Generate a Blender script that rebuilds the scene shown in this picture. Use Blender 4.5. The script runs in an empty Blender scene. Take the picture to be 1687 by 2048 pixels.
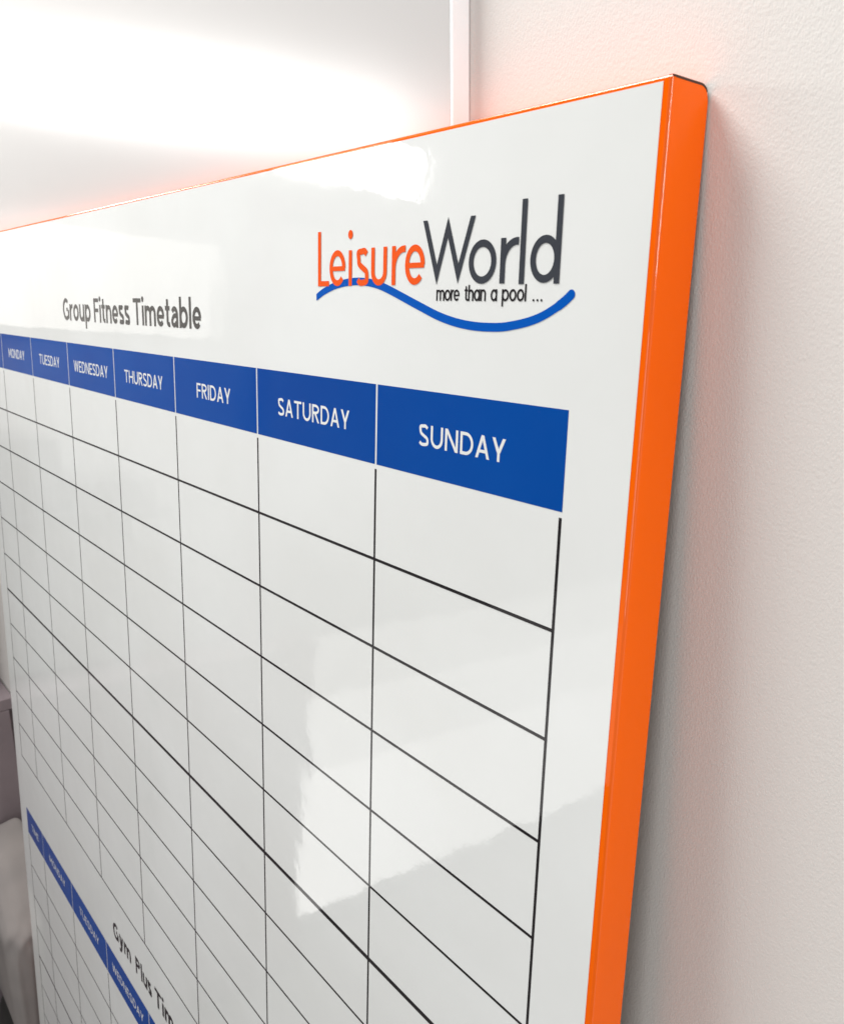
import bpy, bmesh, math, random
from mathutils import Matrix, Vector, noise
random.seed(7)
sc = bpy.context.scene
PI = math.pi

# ------------------------------------------------------------------ frame of reference
# world: X right along the back wall, Y into the wall (wall face at Y=0), Z up, metres.
# board frame: u right, v down, w into the wall, in columns of the printed timetable.
S = 0.1467                       # one timetable column in metres (board 1.2 m wide)
LEAN = math.radians(3.0)
VT, VB = -1.228, 11.04           # top and bottom edge of the board
UL, UR = -7.905, 0.281           # left and right edge of the board
DEPTH = 0.165
cl, sl = math.cos(LEAN), math.sin(LEAN)
DOWN = Vector((0, cl, sl)); INTO = Vector((0, -sl, cl))
Y0 = -S * (Vector((0, VT, DEPTH)).dot(INTO)) - 0.0005
Z0 = S * (Vector((0, VB, 0)).dot(DOWN))
def bw(u, v, w=0.0):
    p = Vector((u, v, w))
    return Vector((S * p.x, S * p.dot(INTO) + Y0, -S * p.dot(DOWN) + Z0))

# ------------------------------------------------------------------ camera
Rb = Matrix(((0.62292167, -0.02723044, 0.78181014),
             (0.19281328, 0.97390627, -0.1197064),
             (-0.75815014, 0.22531108, 0.61191771)))      # board frame -> camera (x right, y down, z forward)
tb = Vector((0.4368, 0.0101, 2.6817))
cb = -(Rb.transposed() @ tb)
B2W = Matrix(((1, 0, 0), tuple(INTO), tuple(-DOWN)))
ax = B2W @ Vector(Rb[0]); ay = -(B2W @ Vector(Rb[1])); az = -(B2W @ Vector(Rb[2]))
cam = bpy.data.cameras.new('camera'); cam_o = bpy.data.objects.new('camera', cam)
sc.collection.objects.link(cam_o)
M = Matrix((ax, ay, az)).transposed().to_4x4(); M.translation = bw(*cb)
cam_o.matrix_world = M
cam.sensor_width = 36.0; cam.lens = 1701.0 / 2048.0 * 36.0
cam.clip_start = 0.01; cam.clip_end = 100
cam.dof.use_dof = True; cam.dof.focus_distance = 0.52; cam.dof.aperture_fstop = 24
sc.camera = cam_o

# ------------------------------------------------------------------ light
world = bpy.data.worlds.new('World'); sc.world = world; world.use_nodes = True
bg = world.node_tree.nodes['Background']
bg.inputs[0].default_value = (1.0, 0.985, 0.97, 1); bg.inputs[1].default_value = 0.30
def area(name, loc, target, sx, sy, power, col):
    L = bpy.data.lights.new(name, 'AREA'); L.shape = 'RECTANGLE'; L.size = sx; L.size_y = sy
    L.energy = power; L.color = col
    o = bpy.data.objects.new(name, L); sc.collection.objects.link(o); o.location = loc
    o.rotation_euler = (Vector(target) - Vector(loc)).to_track_quat('-Z', 'Y').to_euler()
    return o
area('window_strip_light', (-1.57, -0.63, 2.115), (0, -0.63, 2.115), 1.06, 0.12, 5.5, (1, 0.985, 0.96))
for z0, z1, rad in ((0.06, 0.50, 1.35), (0.50, 0.72, 0.95), (0.72, 0.90, 0.5)):        # added lamps standing in for the bright side wall mirrored in the board
    area('wall_patch_light', (-1.585, -1.64, (z0 + z1) / 2), (0, -1.64, (z0 + z1) / 2), 1.54, z1 - z0, rad * PI * 1.54 * (z1 - z0), (1, 0.985, 0.96))
area('ceiling_light', (-0.98, -0.58, 3.3), (0.2, -0.1, 1.5), 1.1, 0.75, 48, (1, 0.975, 0.95))
area('front_fill_light', (0.75, -2.2, 1.35), (-0.3, -0.1, 1.1), 1.1, 0.9, 6.5, (1, 0.975, 0.95))  # unseen fill added in front to lift the lower part of the board
area('window_light', (2.1, -0.23, 2.22), (0.1, -0.12, 1.8), 0.34, 0.8, 17, (1, 0.98, 0.96))
sc.view_settings.view_transform = 'Standard'; sc.view_settings.look = 'None'
sc.view_settings.exposure = 0.36; sc.view_settings.gamma = 1.0
sc.render.engine = 'CYCLES'

# ------------------------------------------------------------------ materials
def mat(name, col, rough=0.5, spec=0.5, coat=0.0):
    m = bpy.data.materials.new(name); m.use_nodes = True
    b = m.node_tree.nodes['Principled BSDF']
    b.inputs['Base Color'].default_value = (*col, 1); b.inputs['Roughness'].default_value = rough
    b.inputs['Specular IOR Level'].default_value = spec
    b.inputs['Coat Weight'].default_value = coat; b.inputs['Coat Roughness'].default_value = 0.04
    return m, m.node_tree, b
def add_noise(nt, scale, detail=2, vec_scale=(1, 1, 1)):
    g = nt.nodes.new('ShaderNodeNewGeometry'); mp = nt.nodes.new('ShaderNodeMapping')
    mp.inputs['Scale'].default_value = vec_scale
    n = nt.nodes.new('ShaderNodeTexNoise'); n.inputs['Scale'].default_value = scale; n.inputs['Detail'].default_value = detail
    nt.links.new(g.outputs['Position'], mp.inputs[0]); nt.links.new(mp.outputs[0], n.inputs['Vector'])
    return n
def bump(nt, b, src, strength, dist, prev=None):
    bp = nt.nodes.new('ShaderNodeBump'); bp.inputs['Strength'].default_value = strength; bp.inputs['Distance'].default_value = dist
    nt.links.new(src, bp.inputs['Height'])
    if prev: nt.links.new(prev.outputs[0], bp.inputs['Normal'])
    nt.links.new(bp.outputs[0], b.inputs['Normal']); return bp
def tint(nt, b, col, col2, fac):
    mx = nt.nodes.new('ShaderNodeMix'); mx.data_type = 'RGBA'
    mx.inputs[6].default_value = (*col, 1); mx.inputs[7].default_value = (*col2, 1)
    rp = nt.nodes.new('ShaderNodeMapRange'); rp.inputs[1].default_value = 0.35; rp.inputs[2].default_value = 0.65
    nt.links.new(fac, rp.inputs[0]); nt.links.new(rp.outputs[0], mx.inputs[0]); nt.links.new(mx.outputs[2], b.inputs['Base Color'])
def gloss(name, col, col2=None, spec=0.5):
    """print under a glossy laminate film: sharp reflections, very faint ripple in the film"""
    m, nt, b = mat(name, col, 0.05, spec)
    n1 = add_noise(nt, 14, 2); p = bump(nt, b, n1.outputs[0], 0.5, 0.0009)
    n2 = add_noise(nt, 160, 3); bump(nt, b, n2.outputs[0], 0.35, 0.00008, p)
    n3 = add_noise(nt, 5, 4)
    n4 = add_noise(nt, 9, 5, (1, 1, 2.5)); rr = nt.nodes.new('ShaderNodeMapRange')      # wiped smears in the film
    rr.inputs[1].default_value = 0.35; rr.inputs[2].default_value = 0.75; rr.inputs[3].default_value = 0.02; rr.inputs[4].default_value = 0.085
    nt.links.new(n4.outputs[0], rr.inputs[0]); nt.links.new(rr.outputs[0], b.inputs['Roughness'])
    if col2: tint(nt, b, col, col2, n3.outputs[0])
    return m
M_white = gloss('white_print_film', (0.795, 0.82, 0.815), (0.755, 0.775, 0.765))  # patchy tone: smudges plus mottled reflections put into the colour
M_blue = gloss('blue_print_film', (0.0002, 0.054, 0.30), (0.0003, 0.066, 0.335), 0.15)
M_wave = gloss('bright_blue_print_film', (0.0003, 0.090, 0.46), None, 0.15)
M_logo_orange = gloss('logo_orange_print_film', (0.84, 0.098, 0.012), None, 0.2)
M_slate = gloss('slate_print_film', (0.046, 0.052, 0.064), None, 0.3)
M_black = gloss('black_print_film', (0.016, 0.014, 0.016), None, 0.3)
M_grey = gloss('grey_print_film', (0.05, 0.048, 0.045), None, 0.3)
M_orange = gloss('orange_wrap_film', (0.93, 0.132, 0.0003), (0.90, 0.121, 0.0003))
M_orange.node_tree.nodes['Principled BSDF'].inputs['Specular IOR Level'].default_value = 0.15
M_fold = M_orange.copy(); M_fold.name = 'orange_wrap_film_stretched_over_fold'
M_fold.node_tree.nodes['Principled BSDF'].inputs['Specular IOR Level'].default_value = 0.6
M_seam, _, _ = mat('raw_brown_edge', (0.05, 0.022, 0.010), 0.7)
M_core, _, _ = mat('fibreboard_core', (0.25, 0.17, 0.10), 0.8)

def wall_mat(name, c1, c2, strength=1.0):
    m, nt, b = mat(name, c1, 0.75, 0.12)
    n0 = add_noise(nt, 2.2, 3); tint(nt, b, c1, c2, n0.outputs[0])
    n1 = add_noise(nt, 850, 3, (1.3, 1, 0.8)); p = bump(nt, b, n1.outputs[0], 0.34 * strength, 0.0006)
    n2 = add_noise(nt, 340, 3, (1.2, 1, 0.85)); bump(nt, b, n2.outputs[0], 0.14 * strength, 0.0008, p)
    return m
M_wall = wall_mat('roller_painted_plaster', (0.80, 0.785, 0.758), (0.775, 0.758, 0.732))
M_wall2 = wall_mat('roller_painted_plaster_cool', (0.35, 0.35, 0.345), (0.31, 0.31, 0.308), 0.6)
M_panel, nt, b = mat('satin_white_laminate', (0.60, 0.595, 0.59), 0.21, 0.5)
n1 = add_noise(nt, 3, 2); bump(nt, b, n1.outputs[0], 0.4, 0.003)
M_floor, nt, b = mat('grey_carpet', (0.17, 0.16, 0.16), 0.95, 0.2)
n1 = add_noise(nt, 350, 4); tint(nt, b, (0.20, 0.19, 0.185), (0.13, 0.125, 0.125), n1.outputs[0]); bump(nt, b, n1.outputs[0], 0.8, 0.004)
M_cab, nt, b = mat('mauve_grey_laminate', (0.25, 0.205, 0.225), 0.5, 0.4)
n1 = add_noise(nt, 8, 4); tint(nt, b, (0.27, 0.225, 0.24), (0.22, 0.185, 0.20), n1.outputs[0])
M_metal, _, b = mat('brushed_metal', (0.6, 0.6, 0.6), 0.35); b.inputs['Metallic'].default_value = 1
M_cloth, nt, b = mat('pale_grey_cloth', (0.50, 0.47, 0.44), 0.9, 0.2)
n1 = add_noise(nt, 9, 2); tint(nt, b, (0.27, 0.25, 0.24), (0.22, 0.205, 0.20), n1.outputs[0]); n2 = add_noise(nt, 900, 2); bump(nt, b, n2.outputs[0], 0.4, 0.0006)
M_dark, nt, b = mat('black_plastic', (0.018, 0.02, 0.018), 0.45, 0.4)
n1 = add_noise(nt, 250, 3); bump(nt, b, n1.outputs[0], 0.3, 0.0006)
M_red, _, _ = mat('dull_red_card', (0.42, 0.06, 0.05), 0.6)
M_card, _, _ = mat('dark_grey_card', (0.10, 0.10, 0.105), 0.6)
M_pale, _, _ = mat('white_card', (0.78, 0.77, 0.75), 0.5)

# ------------------------------------------------------------------ helpers
def obj(name, bm, m, parent=None, smooth=False):
    me = bpy.data.meshes.new(name); bm.normal_update(); bm.to_mesh(me); bm.free()
    if m: me.materials.append(m)
    if smooth:
        for p in me.polygons: p.use_smooth = True
    o = bpy.data.objects.new(name, me); sc.collection.objects.link(o)
    if parent: o.parent = parent
    return o
def empty(name, loc=(0, 0, 0)):
    o = bpy.data.objects.new(name, None); sc.collection.objects.link(o); o.location = loc; o.empty_display_size = 0.05
    return o
def tag(o, label=None, cat=None, group=None, kind=None):
    if label: o['label'] = label
    if cat: o['category'] = cat
    if group: o['group'] = group
    if kind: o['kind'] = kind
    return o
def box(bm, x0, x1, y0, y1, z0, z1, bev=0.0):
    vs = [bm.verts.new((x, y, z)) for x in (x0, x1) for y in (y0, y1) for z in (z0, z1)]
    fs = [(0, 1, 3, 2), (4, 6, 7, 5), (0, 4, 5, 1), (2, 3, 7, 6), (0, 2, 6, 4), (1, 5, 7, 3)]
    faces = [bm.faces.new([vs[i] for i in f]) for f in fs]
    bmesh.ops.recalc_face_normals(bm, faces=faces)
    if bev > 0:
        es = list({e for f in faces for e in f.edges})
        bmesh.ops.bevel(bm, geom=es, offset=bev, segments=2, profile=0.7, affect='EDGES')
    return bm
def boxo(name, m, parent, *a, bev=0.0):
    return obj(name, box(bmesh.new(), *a, bev=bev), m, parent)

# ------------------------------------------------------------------ setting
SX = -1.60                                                   # side wall face
bm = bmesh.new(); box(bm, SX - 0.1, 1.9, 0.0, 0.1, 0.0, 3.3); tag(obj('back_wall', bm, M_wall), 'warm off-white roller painted plaster wall behind the boards', kind='structure')
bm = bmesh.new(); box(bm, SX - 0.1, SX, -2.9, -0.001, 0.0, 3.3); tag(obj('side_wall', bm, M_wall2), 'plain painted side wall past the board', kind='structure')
bm = bmesh.new(); box(bm, SX - 0.1, 1.9, -2.9, 0.1, -0.06, -0.002); tag(obj('floor', bm, M_floor), 'grey carpet floor', kind='structure')

# ------------------------------------------------------------------ the leaning timetable board
board = empty('timetable_whiteboard', bw(UR, VB, 0.08))
tag(board, 'glossy white timetable whiteboard with orange folded edge leaning on wall', 'whiteboard')
bpy.context.view_layer.update()
ORG = board.location.copy()
def bl(u, v, w=0.0):                                         # board frame -> child space of the board empty
    return bw(u, v, w) - ORG
def bobj(name, bm, m, parent=None, smooth=False):
    return obj(name, bm, m, parent or board, smooth)
MM = 0.001 / S                                               # one millimetre in board units
R0 = 0.0095                                                  # fold radius

def flange(name, axis, edge, sign, a0, a1):
    """a folded edge: quarter round from the front plane, then straight back; along u or v"""
    prof = []
    for i in range(9):
        a = i / 8 * PI / 2
        prof.append((edge - sign * R0 * (1 - math.sin(a)), R0 * (1 - math.cos(a))))
    back = [R0 + (DEPTH - R0) * k for k in (0.25, 0.5, 0.66, 0.76, 0.84, 0.91, 0.96, 1.0)]
    prof += [(edge, w) for w in back]
    prof += [(edge - sign * 0.010, w) for w in reversed(back)] + [(edge - sign * 0.010, R0)]
    n = 40
    bm = bmesh.new(); rows = []
    rc = 0.036
    def endshift(w):
        k = w - (DEPTH - rc)
        return 0.0 if k <= 0 else rc - math.sqrt(max(rc * rc - k * k, 0))
    for j in range(n + 1):
        t = j / n
        row = []
        for (e, w) in prof:
            s = endshift(w)
            a = (a0 + s) * (1 - t) + (a1 - s) * t
            row.append(bm.verts.new(bl(a, e, w) if axis == 'u' else bl(e, a, w)))
        rows.append(row)
    for j in range(n):
        for i in range(len(prof) - 1):
            bm.faces.new((rows[j][i], rows[j][i + 1], rows[j + 1][i + 1], rows[j + 1][i]))
    for f_i, f in enumerate(bm.faces):
        if f_i % (len(prof) - 1) < 8: f.material_index = 1
    bmesh.ops.recalc_face_normals(bm, faces=bm.faces)
    o = bobj(name, bm, M_orange, None, True); o.data.materials.append(M_fold)
    return o
flange('side_edge', 'v', UR, 1, VT + 0.006, VB - 0.006)
flange('side_edge', 'v', UL, -1, VT + 0.006, VB - 0.006)
flange('top_edge', 'u', VT, -1, UL + 0.001, UR - 0.001)
flange('bottom_edge', 'u', VB, 1, UL + 0.001, UR - 0.001)
for o in board.children:                                     # sharp fold at the inner return only
    o.data.set_sharp_from_angle(angle=math.radians(50))

def slab(u0, u1, v0, v1, w0, w1):
    bm = bmesh.new()
    vs = [bm.verts.new(bl(u, v, w)) for u in (u0, u1) for v in (v0, v1) for w in (w0, w1)]
    for f in [(0, 1, 3, 2), (4, 6, 7, 5), (0, 4, 5, 1), (2, 3, 7, 6), (0, 2, 6, 4), (1, 5, 7, 3)]:
        bm.faces.new([vs[i] for i in f])
    bmesh.ops.recalc_face_normals(bm, faces=bm.faces)
    return bm
bobj('front_sheet', slab(UL + R0, UR - R0, VT + R0, VB - R0, 0.0, 0.008), M_orange)
bobj('core_panel', slab(UL + 0.03, UR - 0.03, VT + 0.03, VB - 0.03, 0.012, DEPTH - 0.02), M_core)
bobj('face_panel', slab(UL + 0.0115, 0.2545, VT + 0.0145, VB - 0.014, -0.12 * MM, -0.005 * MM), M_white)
# dark raw edge of the fold where side and top meet
for uu in (UR, UL):
    sg = 1 if uu == UR else -1
    bm = bmesh.new(); prev = None
    N = 24
    for i in range(N + 1):
        w = 0.003 + (DEPTH - 0.011) * i / N
        rc = 0.036; k = w - (DEPTH - rc)
        s = 0.0 if k <= 0 else rc - math.sqrt(max(rc * rc - k * k, 0))
        e = uu - (sg * R0 * (1 - math.sqrt(max(0, 1 - (1 - w / R0) ** 2))) if w < R0 else 0)
        th = 0.0062 if w > 0.012 else 0.004
        ring = [bm.verts.new(bl(e + sg * 0.0012 - sg * a, VT + 0.0008 + s + b_, w)) for a, b_ in ((0, 0), (0.012, 0), (0.012, th), (0, th))]
        if prev:
            for q in range(4): bm.faces.new((prev[q], prev[(q + 1) % 4], ring[(q + 1) % 4], ring[q]))
        prev = ring
    bmesh.ops.recalc_face_normals(bm, faces=bm.faces)
    bobj('corner_seam', bm, M_seam)

# ---- print layers
def quad(bm, u0, u1, v0, v1, w):
    vs = [bm.verts.new(bl(u, v, w)) for u, v in ((u0, v0), (u0, v1), (u1, v1), (u1, v0))]
    return bm.faces.new(vs)
LW = 0.0125
COLS = [-7.612] + [float(-7 + i) for i in range(8)]

# ---- stroke lettering
def arc(cx, cy, rx, ry, a0, a1, n=18):
    return [(cx + rx * math.cos(math.radians(a0 + (a1 - a0) * i / n)), cy + ry * math.sin(math.radians(a0 + (a1 - a0) * i / n))) for i in range(n + 1)]
def spline(pts, n=8):
    out = []
    P = [pts[0]] + list(pts) + [pts[-1]]
    for i in range(1, len(P) - 2):
        p0, p1, p2, p3 = P[i - 1], P[i], P[i + 1], P[i + 2]
        for k in range(n):
            t = k / n
            out.append(tuple(0.5 * ((2 * p1[d]) + (-p0[d] + p2[d]) * t + (2 * p0[d] - 5 * p1[d] + 4 * p2[d] - p3[d]) * t * t + (-p0[d] + 3 * p1[d] - 3 * p2[d] + p3[d]) * t ** 3) for d in (0, 1)))
    out.append(pts[-1]); return out
class St:                       # ribbon of constant width
    def __init__(s, pts, w, level=False):
        s.level = level
        out = [pts[0]]
        for p in pts[1:-1]:
            if math.hypot(p[0] - out[-1][0], p[1] - out[-1][1]) > w * .07: out.append(p)
        if math.hypot(pts[-1][0] - out[-1][0], pts[-1][1] - out[-1][1]) < w * .07 and len(out) > 1: out.pop()
        s.pts, s.w = out + [pts[-1]], w
    def quads(s):
        P = s.pts; n = len(P); L = []; closed = (math.hypot(P[0][0] - P[-1][0], P[0][1] - P[-1][1]) < 1e-7)
        for i in range(n):
            a = P[i - 1] if i > 0 else (P[-2] if closed else None); c = P[i + 1] if i < n - 1 else (P[1] if closed else None); b_ = P[i]
            def nrm(p, q):
                dx, dy = q[0] - p[0], q[1] - p[1]; l = math.hypot(dx, dy) or 1; return (-dy / l, dx / l)
            if a is None: nx, ny = nrm(b_, c); k = 1
            elif c is None: nx, ny = nrm(a, b_); k = 1
            else:
                n1, n2 = nrm(a, b_), nrm(b_, c); nx, ny = n1[0] + n2[0], n1[1] + n2[1]; l = math.hypot(nx, ny) or 1; nx, ny = nx / l, ny / l
                k = 1 / max(0.22, nx * n1[0] + ny * n1[1])
            h = s.w / 2 * k
            pr = [(b_[0] + nx * h, b_[1] + ny * h), (b_[0] - nx * h, b_[1] - ny * h)]
            if s.level and (a is None or c is None):          # cut the stroke end level
                o_ = c or a; ex, ey = b_[0] - o_[0], b_[1] - o_[1]
                pr = [(p_[0] + ex * (b_[1] - p_[1]) / ey, b_[1]) for p_ in pr]
            L.append(tuple(pr))
        return [(L[i][0], L[i][1], L[i + 1][1], L[i + 1][0]) for i in range(n - 1)]
class Po:                       # convex polygon
    def __init__(s, *p): s.p = p
    def quads(s): return [s.p]
def sl(x0, y0, x1, y1, hw):     # slanted bar cut level top and bottom
    return Po((x0 - hw, y0), (x0 + hw, y0), (x1 + hw, y1), (x1 - hw, y1))
def rect(x0, x1, y0, y1): return Po((x0, y0), (x1, y0), (x1, y1), (x0, y1))
def disc(cx, cy, rx, ry=None): ry = ry or rx; return Po(*arc(cx, cy, rx, ry, 0, 345, 23))
def hwid(s, dx, dy): return s / 2 * math.hypot(dx, dy) / abs(dy)

def glyph(ch, C, X, s, w=None, A=None, D=None):
    """strokes and width of a letter: cap height C, x-height X, stroke s, ascender A, descender D"""
    r = s / 2; A = A or C; D = D or 0.3 * C
    W = lambda k, base: (w if w is not None else k * base)
    g = []
    if ch == 'A':
        W_ = W(.86, C); h = hwid(s, W_ / 2, C)
        g = [sl(h, 0, W_ / 2, C, h), sl(W_ - h, 0, W_ / 2, C, h), rect(W_ * .22, W_ * .78, .24 * C, .24 * C + s * .9)]
    elif ch == 'D':
        W_ = W(.84, C); g = [rect(0, s, 0, C), St([(s * .5, r * .92), (W_ * .42, r * .92)] + arc(W_ * .42, C / 2, W_ * .58 - r, C / 2 - r * .92, -90, 90, 20) + [(s * .5, C - r * .92)], s * .95)]
    elif ch in 'EF':
        W_ = W(.64 if ch == 'E' else .62, C); g = [rect(0, s, 0, C), rect(s, W_, C - s * .9, C), rect(s, W_ * .92, C * .5 - s * .4, C * .5 + s * .45)]
        if ch == 'E': g.append(rect(s, W_, 0, s * .9))
    elif ch == 'H':
        W_ = W(.86, C); g = [rect(0, s, 0, C), rect(W_ - s, W_, 0, C), rect(s, W_ - s, C * .5 - s * .4, C * .5 + s * .5)]
    elif ch == 'I':
        W_ = W(0, C) or s; g = [rect(0, s, 0, C)]; W_ = s
    elif ch == 'L':
        W_ = W(.58, C); g = [rect(0, s, 0, C), rect(s, W_, 0, s * .9)]
    elif ch == 'M':
        W_ = W(1.06, C); h = s * .56
        g = [rect(0, s, 0, C), rect(W_ - s, W_, 0, C), sl(W_ / 2, C * .22, h, C, h), sl(W_ / 2, C * .22, W_ - h, C, h)]
    elif ch == 'N':
        W_ = W(.87, C); h = s * .6; g = [rect(0, s, 0, C), rect(W_ - s, W_, 0, C), sl(W_ - h, 0, h, C, h)]
    elif ch == 'O':
        W_ = W(.96, C); g = [St(arc(W_ / 2, C / 2, W_ / 2 - r, C / 2 - r + .01 * C, 0, 360, 36), s)]
    elif ch in 'RP':
        W_ = W(.74, C); hb = C * .53
        g = [rect(0, s, 0, C), St([(s * .5, C - r * .92), (W_ * .45, C - r * .92)] + arc(W_ * .45, C - hb / 2, W_ * .53 - r, hb / 2 - r * .92, 90, -90, 16) + [(s * .5, C - hb + r * .92)], s * .93)]
        if ch == 'R': g.append(sl(W_ - s * .58, 0, W_ * .45, C * .48, s * .58))
    elif ch in 'Ss':
        H = C if ch == 'S' else X; W_ = W(.70 if ch == 'S' else .74, H)
        x0, x1 = r, W_ - r
        g = [St(spline([(x1 - .02 * W_, H * .84), (W_ * .66, H - r * .9), (W_ * .45, H - r), (W_ * .16, H * .885), (x0 + .05 * W_, H * .72), (W_ * .24, H * .585), (W_ * .52, H * .48), (W_ * .80, H * .385), (x1, H * .26), (W_ * .84, H * .12), (W_ * .52, r * .95), (W_ * .28, r * 1.05), (x0 - .02 * W_, H * .165)], 5), s)]
    elif ch == 'T':
        W_ = W(.80, C); g = [rect(0, W_, C - s * .9, C), rect(W_ / 2 - r, W_ / 2 + r, 0, C - s * .9)]
    elif ch == 'U':
        W_ = W(.85, C); q = W_ / 2 - r; g = [St([(r, C), (r, q * 1.05 + r)] + arc(W_ / 2, q * 1.05 + r * .9, q, q * 1.05, 180, 360, 18) + [(W_ - r, C)], s)]
    elif ch == 'W':
        W_ = W(1.26, C); h = hwid(s, W_ / 4, C) * .95
        a, b_, c, d, e = h, W_ * .265, W_ * .5, W_ * .735, W_ - h
        g = [sl(b_, 0, a, C, h), sl(b_, 0, c, C, h), sl(d, 0, c, C, h), sl(d, 0, e, C, h)]
    elif ch == 'Y':
        W_ = W(.80, C); h = hwid(s, W_ / 2, C * .6); m_ = W_ / 2
        g = [rect(m_ - r, m_ + r, 0, C * .42), sl(m_, C * .36, h, C, h), sl(m_, C * .36, W_ - h, C, h)]
    elif ch == 'G':
        W_ = W(.86, C); g = [St(arc(W_ * .54, C / 2, W_ * .54 - r, C / 2 - r, 48, 300, 26) + [(W_ - r, C * .16), (W_ - r, C * .47)], s), rect(W_ * .58, W_ - s * .98, C * .42, C * .42 + s * .88)]
    elif ch == 'o':
        W_ = W(.98, X); g = [St(arc(W_ / 2, X / 2, W_ / 2 - r, X / 2 - r, 0, 360, 36), s)]
    elif ch == 'e':
        W_ = W(.92, X); g = [St(arc(W_ / 2, X / 2, W_ / 2 - r, X / 2 - r, 0, 318, 28), s), rect(s * .6, W_ - s * .15, X * .5 - s * .48, X * .5 + s * .32)]
    elif ch == 'i':
        W_ = s; g = [rect(0, s, 0, X), disc(r, A * .93 - r * .2, s * .62)]
    elif ch == 'l':
        W_ = s; g = [rect(0, s, 0, A)]
    elif ch in 'urnmh':
        base = {'u': .88, 'n': .88, 'h': .88, 'r': .55, 'm': 1.42}[ch]; W_ = W(base, X)
        if ch == 'u':
            q = W_ / 2 - r; g = [St([(r, X), (r, q + r)] + arc(W_ / 2, q + r * .95, q, q, 180, 360, 14) + [(W_ - r, X)], s)]
            if w is None: g.append(rect(W_ - s, W_, 0, X * .5))
        elif ch == 'r':
            g = [rect(0, s, 0, X), St(arc(W_ * .98, X * .42, W_ * .98 - r, X * .58 - r, 178, 84, 12), s)]
        else:
            H = A if ch == 'h' else X; g = [rect(0, s, 0, H)]
            if ch in 'nh':
                q = W_ / 2 - r; g.append(St(arc(W_ / 2, X - q - r, q, q, 178, 0, 14) + [(W_ - r, 0)], s))
            else:
                q = (W_ - s) / 4
                for cx in (r + q, r + 3 * q): g.append(St(arc(cx, X - q - r, q, q, 178, 0, 12) + [(cx + q, 0)], s))
    elif ch in 'bdpa':
        W_ = W(.95, X); bw_ = St(arc(W_ / 2, X / 2, W_ / 2 - r, X / 2 - r, 0, 360, 30), s)
        if ch == 'b': g = [rect(0, s, 0, A), bw_]
        elif ch == 'd': g = [rect(W_ - s, W_, 0, A), bw_]
        elif ch == 'p': g = [rect(0, s, -D, X), bw_]
        elif D == 'futura' or w is not None: g = [rect(W_ - s, W_, 0, X), bw_]
        else:
            W_ = .82 * X; q = W_ / 2 - r
            g = [St(arc(W_ * .48, X - q - r, q, q, 150, 0, 12) + [(W_ * .48 + q, 0)], s),
                 St(spline([(W_ - s, X * .56), (W_ * .4, X * .54), (r * 1.05, X * .36), (r * 1.1, X * .2), (W_ * .38, r * .9), (W_ * .62, X * .16), (W_ - s, X * .28)], 5), s * .92)]
    elif ch == 't':
        W_ = W(.58, X); x = W_ * .26
        g = [St([(x + r, A * .92), (x + r, X * .32)] + arc(x + r + X * .22, X * .28, X * .22, X * .28 - r, 180, 290, 10), s), rect(0, x, X - s * .88, X), rect(x + s, W_ * .95, X - s * .88, X)]
    elif ch == 'y':
        W_ = W(.86, X); h = hwid(s, W_ / 2, X)
        g = [sl(W_ / 2, 0, h, X, h), St([(W_ - r * 1.1, X), (W_ / 2 + r * .2, 0), (W_ * .36, -D * .62), (W_ * .02, -D * .8)], s)]
    elif ch == '.':
        W_ = s * 1.1; g = [disc(s * .55, s * .55, s * .55)]
    return g, W_

def emit(bm, strokes, u0, vbase, zbase, step=0.004):
    for k, st in enumerate(strokes):
        z = zbase - step * MM * k
        for q in st.quads():
            vs = [bm.verts.new(bl(u0 + x, vbase - y, z)) for x, y in q]
            try: bm.faces.new(vs)
            except ValueError: pass
def face_front(bm):
    bm.normal_update(); nrm = -(B2W @ Vector((0, 0, 1)))
    for f in bm.faces:
        if f.normal.dot(nrm) < 0: f.normal_flip()
def text(name, s_, parent, m, u0, u1, vbase, C, X, s, A=None, D=None, z=-0.26, space=.42, track=.145):
    """letters laid out between u0 and u1; the gaps take up the difference"""
    items = []
    for ch in s_:
        if ch == ' ': items.append(None)
        else: items.append(glyph(ch, C, X, s, None, A, D))
    tot = sum(i[1] for i in items if i); ns = sum(1 for i in items if i is None)
    gaps = len(items) - 1 - 2 * ns
    gap = track * C
    k = (u1 - u0) / (tot + gaps * gap + ns * space * C)      # letters drawn wider or narrower to fill the measured width
    bm = bmesh.new(); x = u0; base = z * MM
    for it in items:
        if it is None: x += (space * C - gap) * k; continue
        for i, st in enumerate(it[0]):
            for q in st.quads():
                vs = [bm.verts.new(bl(x + px * k, vbase - py, base - .004 * MM * i)) for px, py in q]
                try: bm.faces.new(vs)
                except ValueError: pass
        x += (it[1] + gap) * k
    face_front(bm)
    return bobj(name, bm, m, parent)

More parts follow.
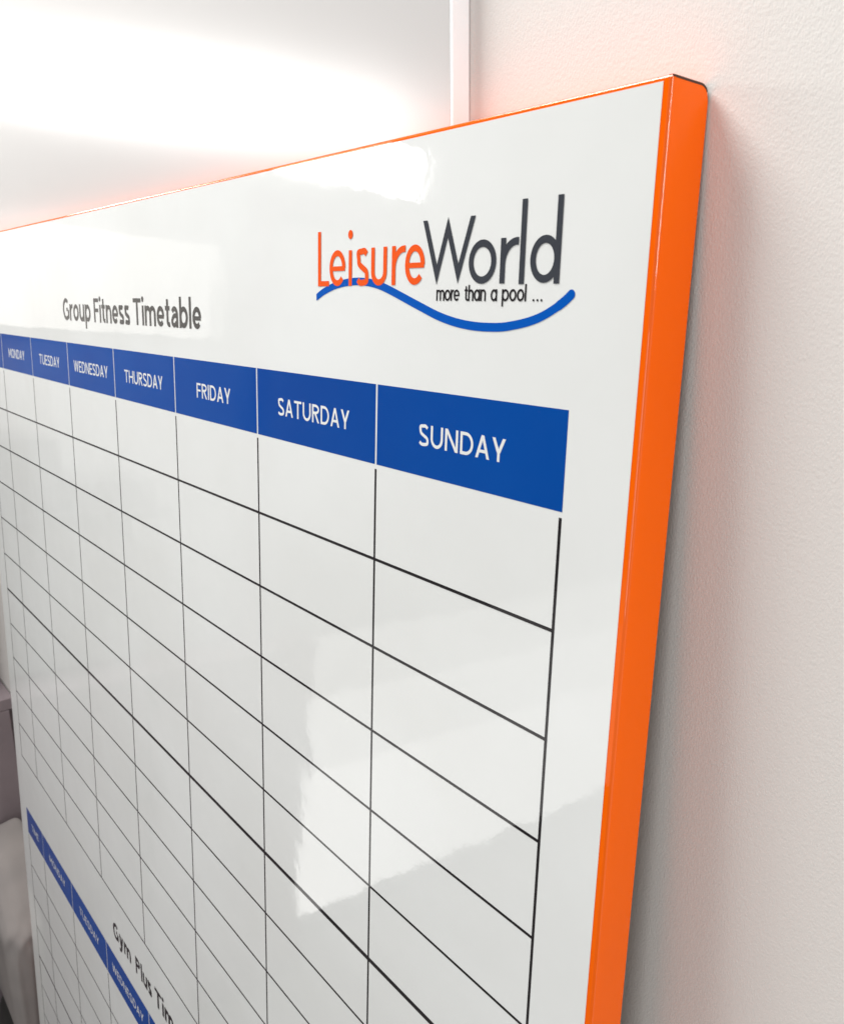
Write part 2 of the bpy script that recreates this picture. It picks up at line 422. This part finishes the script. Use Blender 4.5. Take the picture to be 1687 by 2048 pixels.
def table(vtop, vbot, rowh, nrows, thick_rows, first_gap=0.019):
    names = ['TIME', 'MONDAY', 'TUESDAY', 'WEDNESDAY', 'THURSDAY', 'FRIDAY', 'SATURDAY', 'SUNDAY']
    wid = {'TIME': .27, 'MONDAY': .535, 'TUESDAY': .55, 'WEDNESDAY': .73, 'THURSDAY': .63, 'FRIDAY': .41, 'SATURDAY': .60, 'SUNDAY': .465}
    for i, nme in enumerate(names):
        a, b_ = COLS[i], COLS[i + 1]
        bm = bmesh.new(); quad(bm, a + (LW * .45 if i else -LW / 2), b_ - (LW * .45 if i < 7 else -LW / 2), vtop, vbot, -0.2 * MM); face_front(bm)
        cell = bobj('header_cell', bm, M_blue)
        c = (a + b_) / 2 + (0.008 if i else 0); w = wid[nme]
        text('day_lettering', nme, cell, M_white, c - w / 2, c + w / 2, vtop + .205, .0805, .06, .0120)
    v0 = vbot + first_gap
    vend = vbot + .0105 + rowh * nrows
    for i, u in enumerate(COLS):
        bm = bmesh.new(); quad(bm, u - LW / 2, u + LW / 2, v0, vend, -0.2 * MM); face_front(bm)
        bobj('grid_line', bm, M_black)
    for k in range(1, nrows + 1):
        t = LW * (1.9 if k in thick_rows else 1.0); v = vbot + .0105 + rowh * k
        bm = bmesh.new(); quad(bm, COLS[0] - LW / 2, COLS[-1] + LW / 2, v - t / 2, v + t / 2, -0.225 * MM); face_front(bm)
        bobj('grid_line', bm, M_black)
table(-.3315, -.0105, .3873, 11, {1: 0, 6: 1} and {6})
table(4.899, 5.216, .404, 11, {4, 9})
for wd, m_, u0, u1, vb_ in (('Group', M_grey, -5.035, -4.412, -.494), ('Fitness', M_grey, -4.338, -3.664, -.494), ('Timetable', M_grey, -3.600, -2.612, -.496),
                            ('Gym', M_black, -4.770, -4.350, 4.692), ('Plus', M_black, -4.243, -3.905, 4.692), ('Timetable', M_black, -3.835, -2.845, 4.692)):
    text('title_lettering', wd, None, m_, u0, u1, vb_, .160, .118, .0278 if vb_ < 0 else .0325, A=.170, D=.048, track=.10)
# ---- logo
VBL = -.7095; XH = .1415; CH = .2195; AH = .2535; SW = .0235
def logo_word(name, items, m):
    bm = bmesh.new()
    for ch, u0, w, kw in items:
        st, _ = glyph(ch, CH, XH, SW, w, A=kw.get('A', CH), D=.05); emit(bm, st, u0, VBL, -0.32 * MM)
    face_front(bm); return bobj(name, bm, m)
bm = bmesh.new()
def wput(strokes, u0): emit(bm, strokes, u0, VBL, -0.34 * MM)
for ch, u0, w in (('L', -1.437, .086), ('e', -1.347, .118), ('s', -1.150, .083), ('u', -1.049, .103), ('r', -.915, .078), ('e', -.833, .116)):
    st, _ = glyph(ch, CH, XH, SW, w); wput(st, u0)
wput([rect(0, SW * .98, 0, XH - .004), disc(SW * .49, .1975, .0165, .0175)], -1.205)
face_front(bm); bobj('logo_lettering', bm, M_logo_orange)['label'] = 'orange printed word Leisure'
bm = bmesh.new()
hw = .0128
wput([St([(.0118, CH), (.083, .033), (.138, CH - .029), (.1975, .034), (.266, CH)], SW * .97, True)], -.7315)
for ch, u0, w in (('o', -.480, .134), ('r', -.327, .076)):
    st, _ = glyph(ch, CH, XH, SW, w); wput(st, u0)
wput([rect(0, .0232, -.003, AH)], -.2385)
wput([rect(.1030, .1262, -.003, AH)] + [St(arc(.062, XH / 2, .062 - SW / 2, XH / 2 - SW / 2, 0, 360, 36), SW)], -.192)
face_front(bm); bobj('logo_lettering', bm, M_slate)['label'] = 'slate grey printed word World'
TX, TA, TS = .0385, .0535, .0072
for wd, a, b_ in (('more', -.647, -.522), ('than', -.4965, -.389), ('a', -.3655, -.336), ('pool', -.3125, -.2015), ('...', -.173, -.131)):
    bm = bmesh.new()
    tw = {'a': .80, 'o': .84, 'e': .80, 'p': .84, 'n': .70, 'h': .70, 'm': 1.16, 'r': .42, 't': .46}
    gs = [glyph(c, TA, TX, TS, TX * tw[c] if c in tw else None, A=TA, D=.0165) for c in wd]
    tot = sum(g[1] for g in gs); gap = (b_ - a - tot) / max(1, len(gs) - 1); x = a; print(wd, gap)
    for g, w_ in gs: emit(bm, g, x, -.6535, -0.3 * MM); x += w_ + gap
    face_front(bm); bobj('tagline_lettering', bm, M_black)
# wave
wp = [(-1.449, -.664), (-1.400, -.685), (-1.33, -.7055), (-1.27, -.717), (-1.211, -.7235), (-1.150, -.7265), (-1.098, -.7245), (-1.045, -.719), (-.99, -.709), (-.93, -.693), (-.864, -.6725), (-.79, -.649), (-.713, -.625), (-.64, -.603), (-.562, -.5855), (-.49, -.575), (-.422, -.570), (-.352, -.5695), (-.30, -.572), (-.252, -.5785), (-.20, -.588), (-.151, -.601), (-.113, -.6155), (-.079, -.632), (-.052, -.647), (-.031, -.661), (-.014, -.6745)]
wp = spline(wp, 3)
bm = bmesh.new(); L = []
for i, p in enumerate(wp):
    a = wp[max(0, i - 1)]; c = wp[min(len(wp) - 1, i + 1)]
    dx, dy = c[0] - a[0], c[1] - a[1]; l = math.hypot(dx, dy); nx, ny = -dy / l, dx / l
    t = i / (len(wp) - 1); h = .0135 + .0015 * math.sin(PI * min(1, t * 1.2)) + (.0015 if t > .9 else 0)
    if i == 0: L.append(((p[0] - .002, p[1] - h), (p[0] - .001, p[1] + h)))
    else: L.append(((p[0] - nx * h, p[1] - ny * h), (p[0] + nx * h, p[1] + ny * h)))
vs = [[bm.verts.new(bl(q[0], q[1], -0.27 * MM)) for q in pr] for pr in L]
for i in range(len(vs) - 1): bm.faces.new((vs[i][0], vs[i][1], vs[i + 1][1], vs[i + 1][0]))
p = wp[-1]; q = wp[-2]; an = math.atan2(p[1] - q[1], p[0] - q[0]); h = .0150
cap = [vs[-1][1]] + [bm.verts.new(bl(p[0] + h * math.cos(an + PI / 2 - PI * k / 10), p[1] + h * math.sin(an + PI / 2 - PI * k / 10), -0.27 * MM)) for k in range(1, 10)] + [vs[-1][0]]
bm.faces.new(cap); face_front(bm); bobj('logo_wave', bm, M_wave)

# ------------------------------------------------------------------ white panel on the wall
PU0, PU1 = -7.385 * S, -.693 * S
panel = empty('wall_panel', (PU0, 0, 1.55)); tag(panel, 'large satin white wall panel with plain white edge above the leaning board', 'panel')
PT = .0115
pz0, pz1 = 1.55, 2.75
def pbox(name, m, x0, x1, y0, y1, z0, z1, bev=0.0):
    return obj(name, box(bmesh.new(), x0 - PU0, x1 - PU0, y0, y1, z0 - 1.55, z1 - 1.55, bev=bev), m, panel)
M_edge, _, _ = mat('white_edge_band', (0.88, 0.92, 0.94), 0.35, 0.5)
pbox('face_panel', M_panel, PU0 + .003, PU1 - .0024, -PT, -.0005, pz0 + .003, pz1 - .003)
pbox('edge_strip', M_edge, PU1 - .0023, PU1, -PT + .0001, -.0005, pz0, pz1)
pbox('edge_strip', M_edge, PU0, PU0 + .0023, -PT + .0001, -.0005, pz0, pz1)

# ------------------------------------------------------------------ left of the board: cabinet, bin with cloth, shelf
CX = -1.472
cab = empty('low_cabinet', (SX, -0.42, 0)); tag(cab, 'low mauve grey cabinet in the corner past the board', 'cabinet')
def cbox(name, m, x0, x1, y0, y1, z0, z1, bev=0.002, parent=None):
    return obj(name, box(bmesh.new(), x0 - SX, x1 - SX, y0 + .42, y1 + .42, z0, z1, bev=bev), m, parent or cab)
cbox('carcass', M_cab, SX + .002, CX - .018, -.84, -.002, 0, .91)
cbox('worktop', M_cab, SX + .002, CX - .001, -.85, -.002, .911, .935)
for k in range(2):
    y1 = -.012 - k * .415
    dr = cbox('door', M_cab, CX - .0175, CX - .001, y1 - .405, y1, .08, .9105)
    cbox('handle', M_metal, CX, CX + .012, y1 - .38 if k == 0 else y1 - .035, y1 - .37 if k == 0 else y1 - .025, .62, .76, .002, dr)

def lump(name, m, loc, hx, hy, hz, seed, amp, label, cat, fold=5.0, slope=0.0):
    """a soft slumped thing: squarish body with vertical folds, flat underneath"""
    bm = bmesh.new(); bmesh.ops.create_icosphere(bm, subdivisions=5, radius=1)
    for v in bm.verts:
        p = v.co.copy(); q = p + Vector((seed, seed * 2.3, seed * .7))
        n_ = noise.noise(q * 1.5) * .25 + noise.noise(Vector((q.x * fold, q.y * fold, q.z * 1.1))) * .22
        f = 1 + amp * n_
        sx = math.copysign(abs(p.x) ** .35, p.x); sy = math.copysign(abs(p.y) ** .6, p.y); sz = math.copysign(abs(p.z) ** .4, p.z)
        v.co = Vector((sx * hx * f, max(-hy, min(hy, sy * hy * f)), max(-hz, sz * hz * (1 + .3 * amp * n_)) * (1 - slope * (sx + 1) / 2 * (sz > 0)) + hz))
    o = obj(name, bm, m, None, True); o.location = loc; return tag(o, label, cat)
lump('dark_bag', M_dark, (-1.329, -.068, 0.0), .140, .062, .162, 3.0, .16, 'black bag on the floor beside the board edge', 'bag')
lump('cloth_bundle', M_cloth, (-1.329, -.066, .320), .141, .060, .195, 8.0, .26, 'crumpled pale grey cloth bundle lying on the black bag', 'cloth', 3.5, 0.55)

shelf = empty('wall_shelf', (SX, -.25, 1.29)); tag(shelf, 'grey shelf on the side wall, seen only as a reflection', 'shelf')
obj('shelf_board', box(bmesh.new(), .001, .13, -.2, .245, 0, .02, .002), M_card, shelf)
for yy in (-.15, .19): obj('bracket', box(bmesh.new(), .001, .11, yy, yy + .012, -.06, -.0005, .002), M_metal, shelf)
for nm, m, y0, y1, h, lab, cat in (('folder_box', M_red, -.10, -.03, .17, 'dull red file box on the grey wall shelf', 'box'), ('storage_box', M_card, -.24, -.115, .15, 'dark grey storage box on the grey wall shelf', 'box'), ('storage_tray', M_card, -.43, -.26, .06, 'low dark tray on the grey wall shelf', 'tray')):
    o = obj(nm, box(bmesh.new(), -.05, .05, -(y1 - y0) / 2, (y1 - y0) / 2, 0, h, .003), m); o.location = (SX + .06, (y0 + y1) / 2, 1.3101); tag(o, lab, cat)
post = empty('door_frame', (SX, -.70, 0)); tag(post, 'dark grey door frame on the side wall, seen only as a reflection', 'door frame')
for y0, y1, z0, z1 in ((-.05, .0, 0, 2.02), (-1.66, -1.61, 0, 2.02), (-1.6095, -.0505, 1.97, 2.02)):
    obj('frame_post' if z0 == 0 else 'frame_head', box(bmesh.new(), .001, .012, y0, y1, z0, z1, .001), M_cab, post)
notice = empty('notice_board', (SX, -.37, 1.67)); tag(notice, 'plain white notice board on the side wall, seen only as a reflection', 'notice board')
obj('backing', box(bmesh.new(), .001, .012, -.24, .24, 0, .205, .001), M_pale, notice)
for y0, y1, z0, z1 in ((-.25, -.2405, -.01, .215), (.2405, .25, -.01, .215)): obj('frame_bar', box(bmesh.new(), .001, .016, y0, y1, z0, z1, .001), M_metal, notice)
